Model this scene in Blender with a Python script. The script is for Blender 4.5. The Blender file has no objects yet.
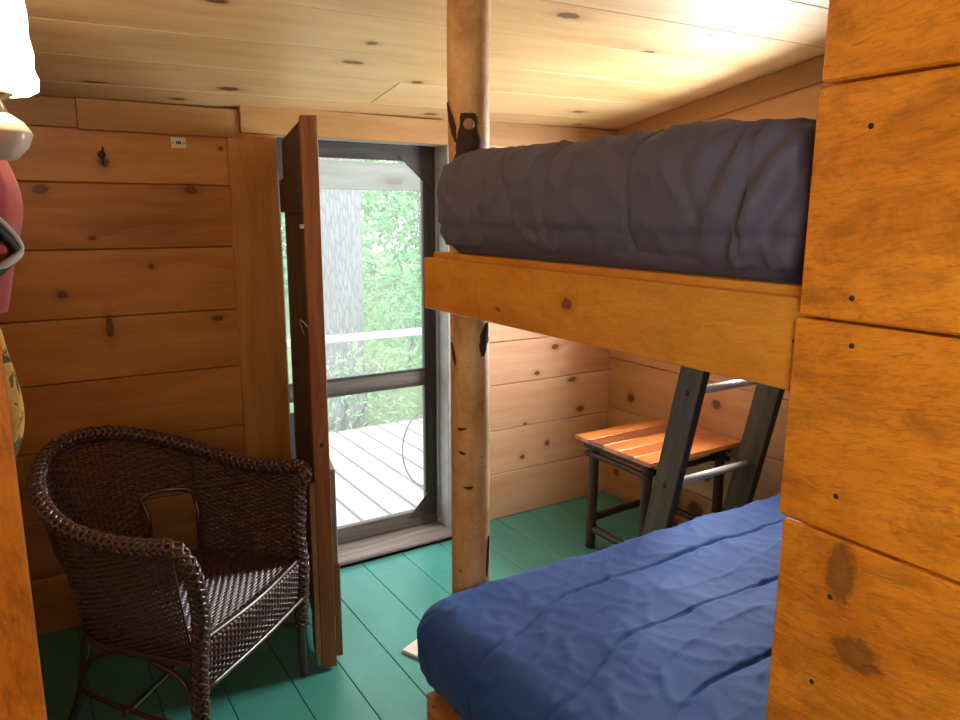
import bpy, bmesh, math, random
from mathutils import Vector, Matrix, noise
PI = math.pi
random.seed(7)
SC = bpy.context.scene
COL = SC.collection

# ------------------------------------------------------------------ camera, world, lights, exposure
F_PX, PITCH, YAW, ROLL = 740.2, 0.19557, 0.56514, 0.0045
cam_d = bpy.data.cameras.new('camera')
cam = bpy.data.objects.new('camera', cam_d)
COL.objects.link(cam)
cam_d.sensor_fit = 'HORIZONTAL'
cam_d.sensor_width = 36.0
cam_d.lens = F_PX / 960.0 * 36.0
cam_d.clip_start = 0.05
_fw = Vector((math.sin(YAW) * math.cos(PITCH), math.cos(YAW) * math.cos(PITCH), -math.sin(PITCH)))
_rt = Vector((math.cos(YAW), -math.sin(YAW), 0))
_up = _rt.cross(_fw)
_r2 = _rt * math.cos(ROLL) + _up * math.sin(ROLL)
_u2 = -_rt * math.sin(ROLL) + _up * math.cos(ROLL)
cam.matrix_world = Matrix(((_r2.x, _u2.x, -_fw.x, 0), (_r2.y, _u2.y, -_fw.y, 0), (_r2.z, _u2.z, -_fw.z, 1.5), (0, 0, 0, 1)))
SC.camera = cam

W = bpy.data.worlds.new('overcast_sky')
SC.world = W
W.use_nodes = True
_bg = W.node_tree.nodes['Background']
_bg.inputs['Color'].default_value = (0.93, 0.97, 1.0, 1)
_bg.inputs['Strength'].default_value = 5.2

def area(name, loc, target, sx, sy, power, color, portal=False):
    l = bpy.data.lights.new(name, 'AREA')
    l.shape = 'RECTANGLE'; l.size = sx; l.size_y = sy
    l.energy = power; l.color = color
    if portal:
        l.cycles.is_portal = True
    o = bpy.data.objects.new(name, l)
    COL.objects.link(o)
    o.location = loc
    o.rotation_euler = (Vector(target) - Vector(loc)).to_track_quat('-Z', 'Y').to_euler()
    return o
area('door_portal', (1.28, 3.06, 0.9), (1.28, 0, 0.9), 0.8, 1.8, 1, (1, 1, 1), True)
# daylight through the side window, then an added fill from the hall
area('side_window_light', (2.93, 1.95, 1.34), (0.8, 2.0, 1.0), 0.85, 0.85, 118, (0.92, 0.96, 1.0))
area('hall_fill_light', (-0.20, -0.45, 1.52), (0.85, 0.55, 1.25), 0.62, 0.70, 11.0, (1.0, 0.84, 0.62))  # warm fill added to brighten the partition and end beam

vs = SC.view_settings
vs.view_transform = 'Standard'
vs.look = 'None'
vs.gamma = 1.0
vs.use_curve_mapping = False
vs.exposure = 0.0
SC.cycles.use_denoising = True
SC.cycles.max_bounces = 10
SC.cycles.diffuse_bounces = 6
SC.cycles.transparent_max_bounces = 16
SC.cycles.sample_clamp_indirect = 6.0

# ------------------------------------------------------------------ material helpers
class NT:
    def __init__(s, name):
        s.m = bpy.data.materials.new(name)
        s.m.use_nodes = True
        s.t = s.m.node_tree
        s.b = s.t.nodes['Principled BSDF']
        s.out = s.t.nodes['Material Output']
    def n(s, kind, **kw):
        nd = s.t.nodes.new(kind)
        for k, v in kw.items():
            setattr(nd, k, v)
        return nd
    def put(s, sock, v):
        if isinstance(v, bpy.types.NodeSocket):
            s.t.links.new(v, sock)
        else:
            sock.default_value = v
    def m_(s, op, a, b=0.0, c=None):
        nd = s.n('ShaderNodeMath', operation=op)
        s.put(nd.inputs[0], a); s.put(nd.inputs[1], b)
        if c is not None: s.put(nd.inputs[2], c)
        return nd.outputs[0]
    def comb(s, x, y, z):
        nd = s.n('ShaderNodeCombineXYZ')
        s.put(nd.inputs[0], x); s.put(nd.inputs[1], y); s.put(nd.inputs[2], z)
        return nd.outputs[0]
    def noise(s, vec, scale=1.0, detail=3.0, rough=0.55, dist=0.0):
        nd = s.n('ShaderNodeTexNoise')
        s.put(nd.inputs['Vector'], vec)
        nd.inputs['Scale'].default_value = scale
        nd.inputs['Detail'].default_value = detail
        nd.inputs['Roughness'].default_value = rough
        nd.inputs['Distortion'].default_value = dist
        return nd.outputs['Fac']
    def ramp(s, v, stops):
        nd = s.n('ShaderNodeValToRGB')
        cr = nd.color_ramp
        while len(cr.elements) < len(stops): cr.elements.new(0.5)
        for e, (p, c) in zip(cr.elements, stops):
            e.position = p
            e.color = tuple(c) + (1,) if not isinstance(c, float) else (c, c, c, 1)
        s.put(nd.inputs[0], v)
        return nd.outputs[0]
    def mix(s, f, a, b, mode='MIX'):
        nd = s.n('ShaderNodeMix', data_type='RGBA', blend_type=mode)
        s.put(nd.inputs[0], f)
        for i, v in ((6, a), (7, b)):
            if not isinstance(v, bpy.types.NodeSocket): v = tuple(v)[:3] + (1,)
            s.put(nd.inputs[i], v)
        return nd.outputs[2]
    def bump(s, h, strength, dist=0.002):
        nd = s.n('ShaderNodeBump')
        nd.inputs['Strength'].default_value = strength
        nd.inputs['Distance'].default_value = dist
        s.put(nd.inputs['Height'], h)
        s.put(s.b.inputs['Normal'], nd.outputs[0])

def wood(name, light, mid, dark, knots=(), knot_col=(0.10, 0.035, 0.012), auto=0.0, rough=0.5, bump=0.25,
         grain=38.0, contrast=0.55, coat=0.0, tonevar=0.22, streak=0.35, fleck=0.0):
    """board wood: UV in metres, u along the grain; 'tone' is a per-board random number"""
    g = NT(name)
    uv = g.n('ShaderNodeUVMap'); uv.uv_map = 'UVMap'
    sep = g.n('ShaderNodeSeparateXYZ'); g.put(sep.inputs[0], uv.outputs[0])
    u, v = sep.outputs[0], sep.outputs[1]
    at = g.n('ShaderNodeAttribute'); at.attribute_name = 'tone'
    tone = at.outputs['Fac']
    tz = g.m_('MULTIPLY', tone, 37.0)
    dmin, warp = None, None
    for (ku, kv, ru, rv) in knots:
        ru, rv = ru * 1.3, rv * 1.2
        nd = g.n('ShaderNodeVectorMath', operation='MULTIPLY_ADD')
        g.put(nd.inputs[0], uv.outputs[0])
        nd.inputs[1].default_value = (1.0 / ru, 1.0 / rv, 0)
        nd.inputs[2].default_value = (-ku / ru, -kv / rv, 0)
        ln = g.n('ShaderNodeVectorMath', operation='LENGTH'); g.put(ln.inputs[0], nd.outputs[0])
        d = ln.outputs['Value']
        dmin = d if dmin is None else g.m_('MINIMUM', dmin, d)
    if auto > 0:
        vo = g.n('ShaderNodeTexVoronoi')
        g.put(vo.inputs['Vector'], g.comb(g.m_('MULTIPLY', u, 1.7), g.m_('MULTIPLY', v, 5.0), tz))
        vo.inputs['Scale'].default_value = 1.0
        d = g.m_('DIVIDE', vo.outputs['Distance'], auto)
        sz = g.n('ShaderNodeSeparateColor'); g.put(sz.inputs[0], vo.outputs['Color'])
        d = g.m_('DIVIDE', d, g.m_('ADD', g.m_('MULTIPLY', sz.outputs[0], 1.0), 0.15))
        dmin = d if dmin is None else g.m_('MINIMUM', dmin, d)
    wob = g.noise(g.comb(g.m_('MULTIPLY', u, 2.2), g.m_('MULTIPLY', v, 7.0), tz), 1.0, 2.0)
    gv = g.m_('ADD', g.m_('MULTIPLY', v, grain), g.m_('MULTIPLY', wob, grain * 0.11))
    if dmin is not None:
        infl = g.m_('DIVIDE', 1.6, g.m_('ADD', dmin, 0.6))
        gv = g.m_('ADD', gv, infl)
    rings = g.m_('SINE', g.m_('MULTIPLY', gv, 2.2))
    rings = g.m_('MULTIPLY_ADD', rings, 0.5, 0.5)
    fine = g.noise(g.comb(g.m_('MULTIPLY', u, 5.0), g.m_('MULTIPLY', gv, 3.0), tz), 1.0, 4.0, 0.6)
    broad = g.noise(g.comb(g.m_('MULTIPLY', u, 1.3), g.m_('MULTIPLY', gv, 0.16), tz), 1.0, 3.0, 0.5)
    s = g.m_('ADD', g.m_('MULTIPLY', rings, 0.22 * contrast), g.m_('MULTIPLY', g.m_('SUBTRACT', fine, 0.5), contrast))
    s = g.m_('ADD', s, g.m_('MULTIPLY', g.m_('SUBTRACT', broad, 0.5), streak * 3.0))
    s = g.m_('ADD', s, g.m_('MULTIPLY', g.m_('SUBTRACT', tone, 0.5), tonevar * 2))
    s = g.m_('ADD', s, 0.36)
    col = g.ramp(s, [(0.0, light), (0.45, mid), (1.0, dark)])
    h = g.m_('ADD', fine, g.m_('MULTIPLY', rings, 0.25))
    if fleck > 0:      # rough-sawn saw chatter and tear-out
        fl = g.noise(g.comb(g.m_('MULTIPLY', g.m_('ADD', u, g.m_('MULTIPLY', v, 0.45)), 45.0), g.m_('MULTIPLY', g.m_('ADD', v, g.m_('MULTIPLY', u, 0.12)), 170.0), tz), 1.0, 5.0, 0.65, 0.6)
        bl = g.noise(g.comb(g.m_('MULTIPLY', u, 9.0), g.m_('MULTIPLY', v, 14.0), tz), 1.0, 6.0, 0.72, 0.8)
        k = g.ramp(bl, [(0.46, 0.0), (0.72, 1.0)])
        col = g.mix(g.m_('MULTIPLY', k, 0.55 * fleck), col, [c * 0.42 for c in dark])
        k2 = g.ramp(fl, [(0.50, 0.0), (0.72, 1.0)])
        col = g.mix(g.m_('MULTIPLY', k2, 0.40 * fleck), col, [c * 0.45 for c in dark])
        h = g.m_('ADD', h, g.m_('MULTIPLY', fl, 1.6))
    if dmin is not None:
        halo = g.ramp(dmin, [(0.12, 1.0), (0.50, 0.0)])
        jit = g.m_('ADD', dmin, g.m_('MULTIPLY', g.m_('SUBTRACT', g.noise(g.comb(g.m_('MULTIPLY', u, 70.0), g.m_('MULTIPLY', v, 90.0), 0.0), 1.0, 3.0), 0.5), 1.3))
        core = g.ramp(g.m_('MULTIPLY', jit, 0.5), [(0.36, 1.0), (0.56, 0.0)])
        halo = g.ramp(g.m_('MULTIPLY', dmin, 0.25), [(0.2, 1.0), (0.62, 0.0)])
        col = g.mix(g.m_('MULTIPLY', halo, 0.45), col, dark)
        kin = g.ramp(g.m_('MULTIPLY', jit, 0.5), [(0.10, 1.0), (0.34, 0.0)])
        kc = g.mix(fine, [c * 0.4 for c in knot_col], [c * 1.3 for c in knot_col])
        kc = g.mix(kin, kc, [c * 1.15 for c in knot_col])
        col = g.mix(g.m_('MULTIPLY', core, 0.9), col, kc)
    g.put(g.b.inputs['Base Color'], col)
    g.b.inputs['Roughness'].default_value = rough
    g.b.inputs['Coat Weight'].default_value = coat
    g.b.inputs['Coat Roughness'].default_value = 0.25
    g.bump(h, bump, 0.0016)
    return g.m

def plain(name, col, rough=0.5, metal=0.0, var=0.15, scale=30.0, bump=0.0, spec=None, coat=0.0, sheen=0.0):
    g = NT(name)
    tc = g.n('ShaderNodeTexCoord')
    nz = g.noise(tc.outputs['Object'], scale, 4.0)
    c = g.mix(nz, [x * (1 - var) for x in col], [min(1, x * (1 + var)) for x in col])
    g.put(g.b.inputs['Base Color'], c)
    g.b.inputs['Roughness'].default_value = rough
    g.b.inputs['Metallic'].default_value = metal
    g.b.inputs['Coat Weight'].default_value = coat
    g.b.inputs['Sheen Weight'].default_value = sheen
    if spec is not None: g.b.inputs['Specular IOR Level'].default_value = spec
    if bump: g.bump(nz, bump, 0.002)
    return g.m

# ------------------------------------------------------------------ mesh helpers
class MB:
    def __init__(s):
        s.bm = bmesh.new()
        s.uv = s.bm.loops.layers.uv.new('UVMap')
        s.tone = s.bm.faces.layers.float.new('tone_f')
        s.smooth = False
    def box(s, c, u, v, n, L, Wd, T, uv0=(0, 0), tone=None, bev=0.0, jag=0.0):
        """box centred c; u along length L, v across width Wd, n thickness T; UV = metres from uv0 at centre"""
        u, v, n, c = Vector(u).normalized(), Vector(v).normalized(), Vector(n).normalized(), Vector(c)
        if tone is None: tone = random.random()
        b = min(bev, T * 0.45, Wd * 0.45, L * 0.45)
        def P(a, bb, cc): return c + u * a + v * bb + n * cc
        hl, hw, ht = L / 2, Wd / 2, T / 2
        vs_ = {}
        fs = []
        if b <= 0:
            for i in (-1, 1):
                for j in (-1, 1):
                    for k in (-1, 1):
                        vs_[i, j, k] = s.bm.verts.new(P(i * hl, j * hw, k * ht))
            q = vs_
            fs = [[q[1, -1, -1], q[1, 1, -1], q[1, 1, 1], q[1, -1, 1]], [q[-1, -1, -1], q[-1, -1, 1], q[-1, 1, 1], q[-1, 1, -1]],
                  [q[-1, 1, -1], q[-1, 1, 1], q[1, 1, 1], q[1, 1, -1]], [q[-1, -1, -1], q[1, -1, -1], q[1, -1, 1], q[-1, -1, 1]],
                  [q[-1, -1, 1], q[1, -1, 1], q[1, 1, 1], q[-1, 1, 1]], [q[-1, -1, -1], q[-1, 1, -1], q[1, 1, -1], q[1, -1, -1]]]
        else:
            for i in (-1, 1):
                for j in (-1, 1):
                    for k in (-1, 1):
                        vs_[i, j, k, 0] = s.bm.verts.new(P(i * hl, j * (hw - b), k * (ht - b)))
                        vs_[i, j, k, 1] = s.bm.verts.new(P(i * (hl - b), j * hw, k * (ht - b)))
                        vs_[i, j, k, 2] = s.bm.verts.new(P(i * (hl - b), j * (hw - b), k * ht))
            q = vs_
            J = ((-1, -1), (1, -1), (1, 1), (-1, 1))
            for i in (-1, 1):
                fs.append([q[i, a, bb, 0] for a, bb in J]); fs.append([q[a, i, bb, 1] for a, bb in J]); fs.append([q[a, bb, i, 2] for a, bb in J])
            for a in (-1, 1):
                for bb in (-1, 1):
                    fs.append([q[-1, a, bb, 1], q[1, a, bb, 1], q[1, a, bb, 2], q[-1, a, bb, 2]])
                    fs.append([q[a, -1, bb, 0], q[a, 1, bb, 0], q[a, 1, bb, 2], q[a, -1, bb, 2]])
                    fs.append([q[a, bb, -1, 0], q[a, bb, 1, 0], q[a, bb, 1, 1], q[a, bb, -1, 1]])
                    for cc in (-1, 1):
                        fs.append([q[a, bb, cc, 0], q[a, bb, cc, 1], q[a, bb, cc, 2]])
        for f in fs:
            fc = s.bm.faces.new(f)
            fc.normal_update()
            ctr = fc.calc_center_median() - c
            if fc.normal.dot(ctr) < 0: fc.normal_flip()
            fc[s.tone] = tone
            nn = fc.normal
            for lp in fc.loops:
                d = lp.vert.co - c
                a, bb, cc = d.dot(u), d.dot(v), d.dot(n)
                if abs(nn.dot(v)) > 0.9: bb = cc + 0.31
                if abs(nn.dot(u)) > 0.9: a, bb = cc * 0.3, bb
                lp[s.uv].uv = (uv0[0] + a, uv0[1] + bb)
        return s
    def abox(s, x0, x1, y0, y1, z0, z1, axis='x', bev=0.002, tone=None, uv='world'):
        """axis-aligned box, grain along axis"""
        c = Vector(((x0 + x1) / 2, (y0 + y1) / 2, (z0 + z1) / 2))
        d = {'x': x1 - x0, 'y': y1 - y0, 'z': z1 - z0}
        E_ = {'x': Vector((1, 0, 0)), 'y': Vector((0, 1, 0)), 'z': Vector((0, 0, 1))}
        rest = sorted([k for k in 'xyz' if k != axis], key=lambda k: d[k])
        th, wd = rest
        return s.box(c, E_[axis], E_[wd], E_[th], d[axis], d[wd], d[th], (getattr(c, axis), getattr(c, wd)), tone, bev)
    def tube(s, pts, radii, seg=10, caps=True, tone=None, uvscale=1.0, closed=False, twist=0.0):
        pts = [Vector(p) for p in pts]
        n = len(pts)
        if not hasattr(radii, '__len__'): radii = [radii] * n
        if tone is None: tone = random.random()
        rings = []
        t0 = (pts[1] - pts[0]).normalized()
        ref = Vector((0, 0, 1)) if abs(t0.z) < 0.9 else Vector((1, 0, 0))
        nx = (ref - t0 * ref.dot(t0)).normalized()
        L = 0
        lens = []
        for i, p in enumerate(pts):
            if i > 0: L += (p - pts[i - 1]).length
            lens.append(L)
            if closed: t = (pts[(i + 1) % n] - pts[i - 1])
            else: t = pts[min(i + 1, n - 1)] - pts[max(i - 1, 0)]
            t = t.normalized() if t.length > 1e-9 else t0
            nx = (nx - t * nx.dot(t))
            nx = nx.normalized() if nx.length > 1e-6 else t.orthogonal().normalized()
            by = t.cross(nx)
            r = radii[i]
            ring = []
            for k in range(seg):
                a = 2 * PI * k / seg
                rr = r(a) if callable(r) else r
                ring.append(s.bm.verts.new(p + nx * math.cos(a) * rr + by * math.sin(a) * rr))
            rings.append(ring)
        def face(vs_, uvs):
            f = s.bm.faces.new(vs_)
            f.smooth = True
            f[s.tone] = tone
            for lp, q in zip(f.loops, uvs): lp[s.uv].uv = q
        rm = 0.05 if callable(radii[0]) else max(radii[0], 1e-3)
        cir = 2 * PI * rm
        m = n if closed else n - 1
        for i in range(m):
            j = (i + 1) % n
            for k in range(seg):
                k2 = (k + 1) % seg
                u0, u1 = lens[i], (lens[j] if j else L)
                v0, v1 = cir * k / seg, cir * (k + 1) / seg
                face([rings[i][k], rings[i][k2], rings[j][k2], rings[j][k]], [(u0, v0), (u0, v1), (u1, v1), (u1, v0)])
        if caps and not closed:
            for ring, rev in ((rings[0], True), (rings[-1], False)):
                r_ = list(reversed(ring)) if rev else ring
                f = s.bm.faces.new(r_)
                f[s.tone] = tone
                for lp in f.loops: lp[s.uv].uv = (lp.vert.co.x, lp.vert.co.y)
        return s
    def lathe(s, prof, c, seg=32, rfun=None, axis=None):
        c = Vector(c)
        rot = Matrix.Identity(3) if axis is None else Vector((0, 0, 1)).rotation_difference(Vector(axis)).to_matrix()
        rings = []
        for (r, z) in prof:
            ring = []
            for k in range(seg):
                a = 2 * PI * k / seg
                rr = r * (rfun(a, z) if rfun else 1)
                ring.append(s.bm.verts.new(c + rot @ Vector((rr * math.cos(a), rr * math.sin(a), z))))
            rings.append(ring)
        for i in range(len(prof) - 1):
            for k in range(seg):
                k2 = (k + 1) % seg
                f = s.bm.faces.new([rings[i][k], rings[i][k2], rings[i + 1][k2], rings[i + 1][k]])
                f.smooth = True
        return s
    def grid(s, fn, nu, nv, tone=0.5, wrapu=False):
        vv = [[s.bm.verts.new(fn(i / nu, j / nv)) for j in range(nv + 1)] for i in range(nu + (0 if wrapu else 1))]
        for i in range(nu):
            for j in range(nv):
                i2 = (i + 1) % len(vv)
                f = s.bm.faces.new([vv[i][j], vv[i2][j], vv[i2][j + 1], vv[i][j + 1]])
                f.smooth = True
                f[s.tone] = tone
                for lp, q in zip(f.loops, ((i, j), (i + 1, j), (i + 1, j + 1), (i, j + 1))):
                    lp[s.uv].uv = (q[0] / nu, q[1] / nv)
        return s
    def build(s, name, mat, parent=None, fixn=False):
        if fixn: bmesh.ops.recalc_face_normals(s.bm, faces=s.bm.faces)
        tones = [f[s.tone] for f in s.bm.faces]
        me = bpy.data.meshes.new(name)
        s.bm.to_mesh(me)
        s.bm.free()
        if 'tone_f' in me.attributes: me.attributes.remove(me.attributes['tone_f'])
        a = me.attributes.new('tone', 'FLOAT', 'FACE')
        a.data.foreach_set('value', tones)
        me.materials.append(mat)
        o = bpy.data.objects.new(name, me)
        COL.objects.link(o)
        if parent is not None:
            o.parent = parent
            o.matrix_parent_inverse = Matrix.Translation(parent.location).inverted() if parent.type == 'EMPTY' else Matrix.Identity(4)
        return o

def tag(o, label=None, cat=None, group=None, kind=None):
    if label: o['label'] = label
    if cat: o['category'] = cat
    if group: o['group'] = group
    if kind: o['kind'] = kind
    return o
def empty(name, loc, label, cat, group=None):
    o = bpy.data.objects.new(name, None)
    o.empty_display_size = 0.1
    o.location = loc
    COL.objects.link(o)
    return tag(o, label, cat, group)
def struct(o): return tag(o, kind='structure')

X, Y, Z = Vector((1, 0, 0)), Vector((0, 1, 0)), Vector((0, 0, 1))
def smoothstep(a, b, x):
    t = max(0.0, min(1.0, (x - a) / (b - a)))
    return t * t * (3 - 2 * t)
def lerp(a, b, t): return a + (b - a) * t
def spline(pts, n):
    """Catmull-Rom through pts, n samples per span"""
    P = [Vector(p) for p in pts]
    P = [P[0] * 2 - P[1]] + P + [P[-1] * 2 - P[-2]]
    out = []
    for i in range(1, len(P) - 2):
        for k in range(n):
            t = k / n
            a, b, c, d = P[i - 1:i + 3]
            out.append(0.5 * ((2 * b) + (c - a) * t + (2 * a - 5 * b + 4 * c - d) * t * t + (3 * b - a - 3 * c + d) * t ** 3))
    out.append(P[-2])
    return out

# ------------------------------------------------------------------ materials
KB = [(0.113, 1.572, .019, .013), (0.587, 1.579, .016, .013), (0.432, 1.309, .008, .007), (0.144, 1.221, .013, .012),
      (0.28, 1.10, .010, .035), (0.65, 1.106, .018, .009), (0.309, 1.665, .013, .014), (0.252, 1.411, .01, .006), (0.70, 1.73, .007, .006), (0.83, 1.29, .012, .010)]
KB2 = [(2.278, 0.845, .018, .012), (2.168, 0.722, .014, .010), (2.394, 0.662, .022, .012), (2.453, 0.50, .020, .013), (2.085, 0.30, .012, .009), (2.241, 0.347, .012, .014), (2.1, .47, .008, .006)]
KR = [(2.716, 0.569, .022, .020), (2.35, 0.66, .015, .012), (2.173, 0.655, .022, .018), (2.254, 0.12, .04, .035), (2.80, 0.14, .018, .018), (2.6, 0.40, .018, .013), (2.092, 2.01, .03, .02), (2.2, 0.30, .02, .02), (1.95, .58, .02, .02)]
KC = [(0.99, 2.39, .030, .013), (0.98, 2.049, .016, .012), (1.289, 2.258, .020, .013), (0.282, 2.501, .03, .008), (0.551, 2.82, .022, .012), (0.689, 2.531, .03, .016),
      (1.435, 1.907, .035, .016), (2.344, 2.82, .018, .010), (1.919, 1.739, .022, .014), (2.016, 1.932, .028, .010), (1.541, 2.83, .024, .013), (2.19, 2.56, .026, .012), (0.5, 2.2, .022, .012)]
KP = [(0.457, 0.957, .026, .020), (0.487, 1.055, .016, .038), (0.30, 1.74, .05, .04)]
M = {}
M['wall'] = wood('pine_wall', (0.62, 0.30, 0.085), (0.47, 0.19, 0.042), (0.22, 0.070, 0.014), KB, auto=0.0, rough=0.42, coat=0.15, bump=0.12, contrast=0.55, tonevar=0.20, streak=0.5)
M['wall2'] = wood('pale_pine_wall', (0.72, 0.44, 0.26), (0.62, 0.33, 0.17), (0.38, 0.15, 0.06), KB2, auto=0.0, rough=0.45, coat=0.1, bump=0.12, contrast=0.5, tonevar=0.16, streak=0.5)
M['wallr'] = wood('pine_side_wall', (0.66, 0.38, 0.17), (0.54, 0.27, 0.10), (0.32, 0.12, 0.035), KR, auto=0.0, rough=0.45, coat=0.1, bump=0.12, contrast=0.40, tonevar=0.12)
M['ceil'] = wood('pine_ceiling', (0.74, 0.54, 0.27), (0.66, 0.43, 0.18), (0.42, 0.19, 0.06), KC, auto=0.02, rough=0.5, coat=0.05, bump=0.10, contrast=0.36, tonevar=0.12)
M['trim'] = wood('pine_trim', (0.50, 0.28, 0.095), (0.38, 0.185, 0.052), (0.22, 0.085, 0.020), [], auto=0.05, rough=0.45, coat=0.1, bump=0.12)
M['panel'] = wood('rough_sawn_orange_pine', (0.92, 0.39, 0.034), (0.76, 0.27, 0.014), (0.44, 0.12, 0.005), KP, knot_col=(0.26, 0.10, 0.014), rough=0.45, coat=0.25, bump=0.9, fleck=1.25, contrast=0.5, grain=30, tonevar=0.10)
M['beam'] = wood('orange_varnished_pine', (0.78, 0.39, 0.045), (0.66, 0.27, 0.024), (0.42, 0.13, 0.010), [(1.07, 1.335, .012, .010), (1.30, 1.30, .008, .004)], knot_col=(0.16, 0.045, 0.01), rough=0.42, coat=0.3, bump=0.5, fleck=0.55, contrast=0.45, grain=26)
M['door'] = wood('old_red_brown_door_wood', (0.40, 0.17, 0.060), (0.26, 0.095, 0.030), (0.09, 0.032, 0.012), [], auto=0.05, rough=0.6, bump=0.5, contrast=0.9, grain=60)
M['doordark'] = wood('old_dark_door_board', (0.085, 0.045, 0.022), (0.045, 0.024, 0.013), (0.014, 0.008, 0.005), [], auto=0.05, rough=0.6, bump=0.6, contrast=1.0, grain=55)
M['doorpale'] = wood('raw_batten_wood', (0.40, 0.25, 0.12), (0.27, 0.155, 0.07), (0.13, 0.07, 0.035), [], auto=0.04, rough=0.75, bump=0.5, contrast=0.8, grain=50)
M['weather'] = wood('weathered_grey_wood', (0.34, 0.29, 0.25), (0.22, 0.175, 0.15), (0.10, 0.07, 0.06), [], auto=0.05, rough=0.85, bump=0.9, contrast=1.0, grain=50)
M['screenfr'] = wood('dark_weathered_frame', (0.085, 0.072, 0.065), (0.042, 0.035, 0.032), (0.014, 0.011, 0.010), [], auto=0.02, rough=0.7, bump=0.6, contrast=1.0, grain=60)
M['rail'] = wood('dark_grey_door_rail', (0.20, 0.165, 0.145), (0.12, 0.095, 0.085), (0.05, 0.035, 0.03), [], auto=0.04, rough=0.8, bump=0.8, contrast=1.0, grain=55)
M['beamgrey'] = wood('mossy_grey_beam', (0.19, 0.20, 0.17), (0.14, 0.145, 0.12), (0.05, 0.05, 0.04), [], auto=0.12, rough=0.9, bump=0.6, contrast=0.8)
M['jamb'] = plain('chipped_white_jamb_paint', (0.40, 0.39, 0.38), 0.7, var=0.3, scale=18)
M['ladder'] = wood('stained_charcoal_ladder_wood', (0.135, 0.095, 0.050), (0.080, 0.056, 0.028), (0.028, 0.019, 0.009), [], auto=0.03, rough=0.6, bump=0.7, contrast=0.9, grain=55)
M['rung'] = plain('worn_pale_rung', (0.60, 0.58, 0.54), 0.32, var=0.12, scale=40, coat=0.6)
M['table'] = wood('orange_table_top_wood', (0.66, 0.235, 0.050), (0.46, 0.125, 0.025), (0.17, 0.040, 0.012), [], auto=0.03, rough=0.28, coat=0.7, bump=0.08, contrast=0.8, tonevar=0.55, streak=0.6)
M['hickory'] = plain('dark_bark_hickory', (0.050, 0.021, 0.010), 0.6, var=0.6, scale=45, bump=0.9)
M['black'] = plain('black_iron', (0.012, 0.010, 0.010), 0.5, metal=0.3)
M['nail'] = plain('rusty_nail_head', (0.02, 0.012, 0.008), 0.7)
M['frame'] = wood('bunk_frame_pine', (0.66, 0.31, 0.07), (0.54, 0.22, 0.04), (0.34, 0.12, 0.02), [], auto=0.03, rough=0.45, coat=0.2, bump=0.3)
M['plate'] = plain('ivory_plate', (0.72, 0.68, 0.55), 0.5)
M['hook'] = plain('aged_brass_hook', (0.10, 0.06, 0.035), 0.4, metal=0.7)
M['mat'] = plain('white_board', (0.80, 0.76, 0.66), 0.6, var=0.08)
M['red'] = plain('red_cloth', (0.30, 0.022, 0.016), 0.85, var=0.2, scale=60, sheen=0.3, bump=0.3)
M['strap'] = plain('grey_webbing', (0.42, 0.42, 0.42), 0.8, var=0.1, scale=300)
M['hoop'] = plain('grey_metal_rod', (0.16, 0.17, 0.17), 0.5, metal=0.3)
M['strapdark'] = plain('black_webbing', (0.02, 0.02, 0.025), 0.8, var=0.1, scale=300)

def camo_mat():
    g = NT('mustard_patterned_cloth')
    tc = g.n('ShaderNodeTexCoord')
    a = g.noise(tc.outputs['Object'], 26, 3.0, 0.6, 0.8)
    c = g.ramp(a, [(0.40, (0.50, 0.25, 0.03)), (0.52, (0.55, 0.33, 0.06)), (0.56, (0.10, 0.07, 0.03)), (0.66, (0.03, 0.025, 0.02))])
    g.put(g.b.inputs['Base Color'], c)
    g.b.inputs['Roughness'].default_value = 0.9
    g.bump(a, 0.3)
    return g.m
M['camo'] = camo_mat()

def floor_mat():
    g = NT('green_painted_floorboards')
    uv = g.n('ShaderNodeUVMap'); uv.uv_map = 'UVMap'
    sep = g.n('ShaderNodeSeparateXYZ'); g.put(sep.inputs[0], uv.outputs[0])
    at = g.n('ShaderNodeAttribute'); at.attribute_name = 'tone'
    vec = g.comb(g.m_('MULTIPLY', sep.outputs[0], 4.0), g.m_('MULTIPLY', sep.outputs[1], 45.0), g.m_('MULTIPLY', at.outputs['Fac'], 30.0))
    fine = g.noise(vec, 1.0, 4.0, 0.6)
    mott = g.noise(g.comb(g.m_('MULTIPLY', sep.outputs[0], 3.0), g.m_('MULTIPLY', sep.outputs[1], 5.0), 3.0), 1.0, 4.0, 0.6)
    c = g.ramp(mott, [(0.3, (0.050, 0.265, 0.215)), (0.7, (0.078, 0.350, 0.290))])
    wear = g.ramp(g.m_('MULTIPLY', fine, g.m_('ADD', mott, 0.45)), [(0.56, 0.0), (0.66, 1.0)])
    c = g.mix(g.m_('MULTIPLY', wear, 0.4), c, (0.075, 0.33, 0.235))
    g.put(g.b.inputs['Base Color'], c)
    g.b.inputs['Roughness'].default_value = 0.36
    g.bump(fine, 0.22, 0.0012)
    return g.m
M['floor'] = floor_mat()

def deck_mat():
    g = NT('pale_weathered_deck')
    uv = g.n('ShaderNodeUVMap'); uv.uv_map = 'UVMap'
    sep = g.n('ShaderNodeSeparateXYZ'); g.put(sep.inputs[0], uv.outputs[0])
    at = g.n('ShaderNodeAttribute'); at.attribute_name = 'tone'
    fine = g.noise(g.comb(g.m_('MULTIPLY', sep.outputs[0], 3.0), g.m_('MULTIPLY', sep.outputs[1], 60.0), g.m_('MULTIPLY', at.outputs['Fac'], 30.0)), 1.0, 4.0)
    g.put(g.b.inputs['Base Color'], g.ramp(fine, [(0.3, (0.36, 0.35, 0.35)), (0.7, (0.50, 0.49, 0.48))]))
    g.b.inputs['Roughness'].default_value = 0.7
    g.bump(fine, 0.4)
    return g.m
M['deck'] = deck_mat()

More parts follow.
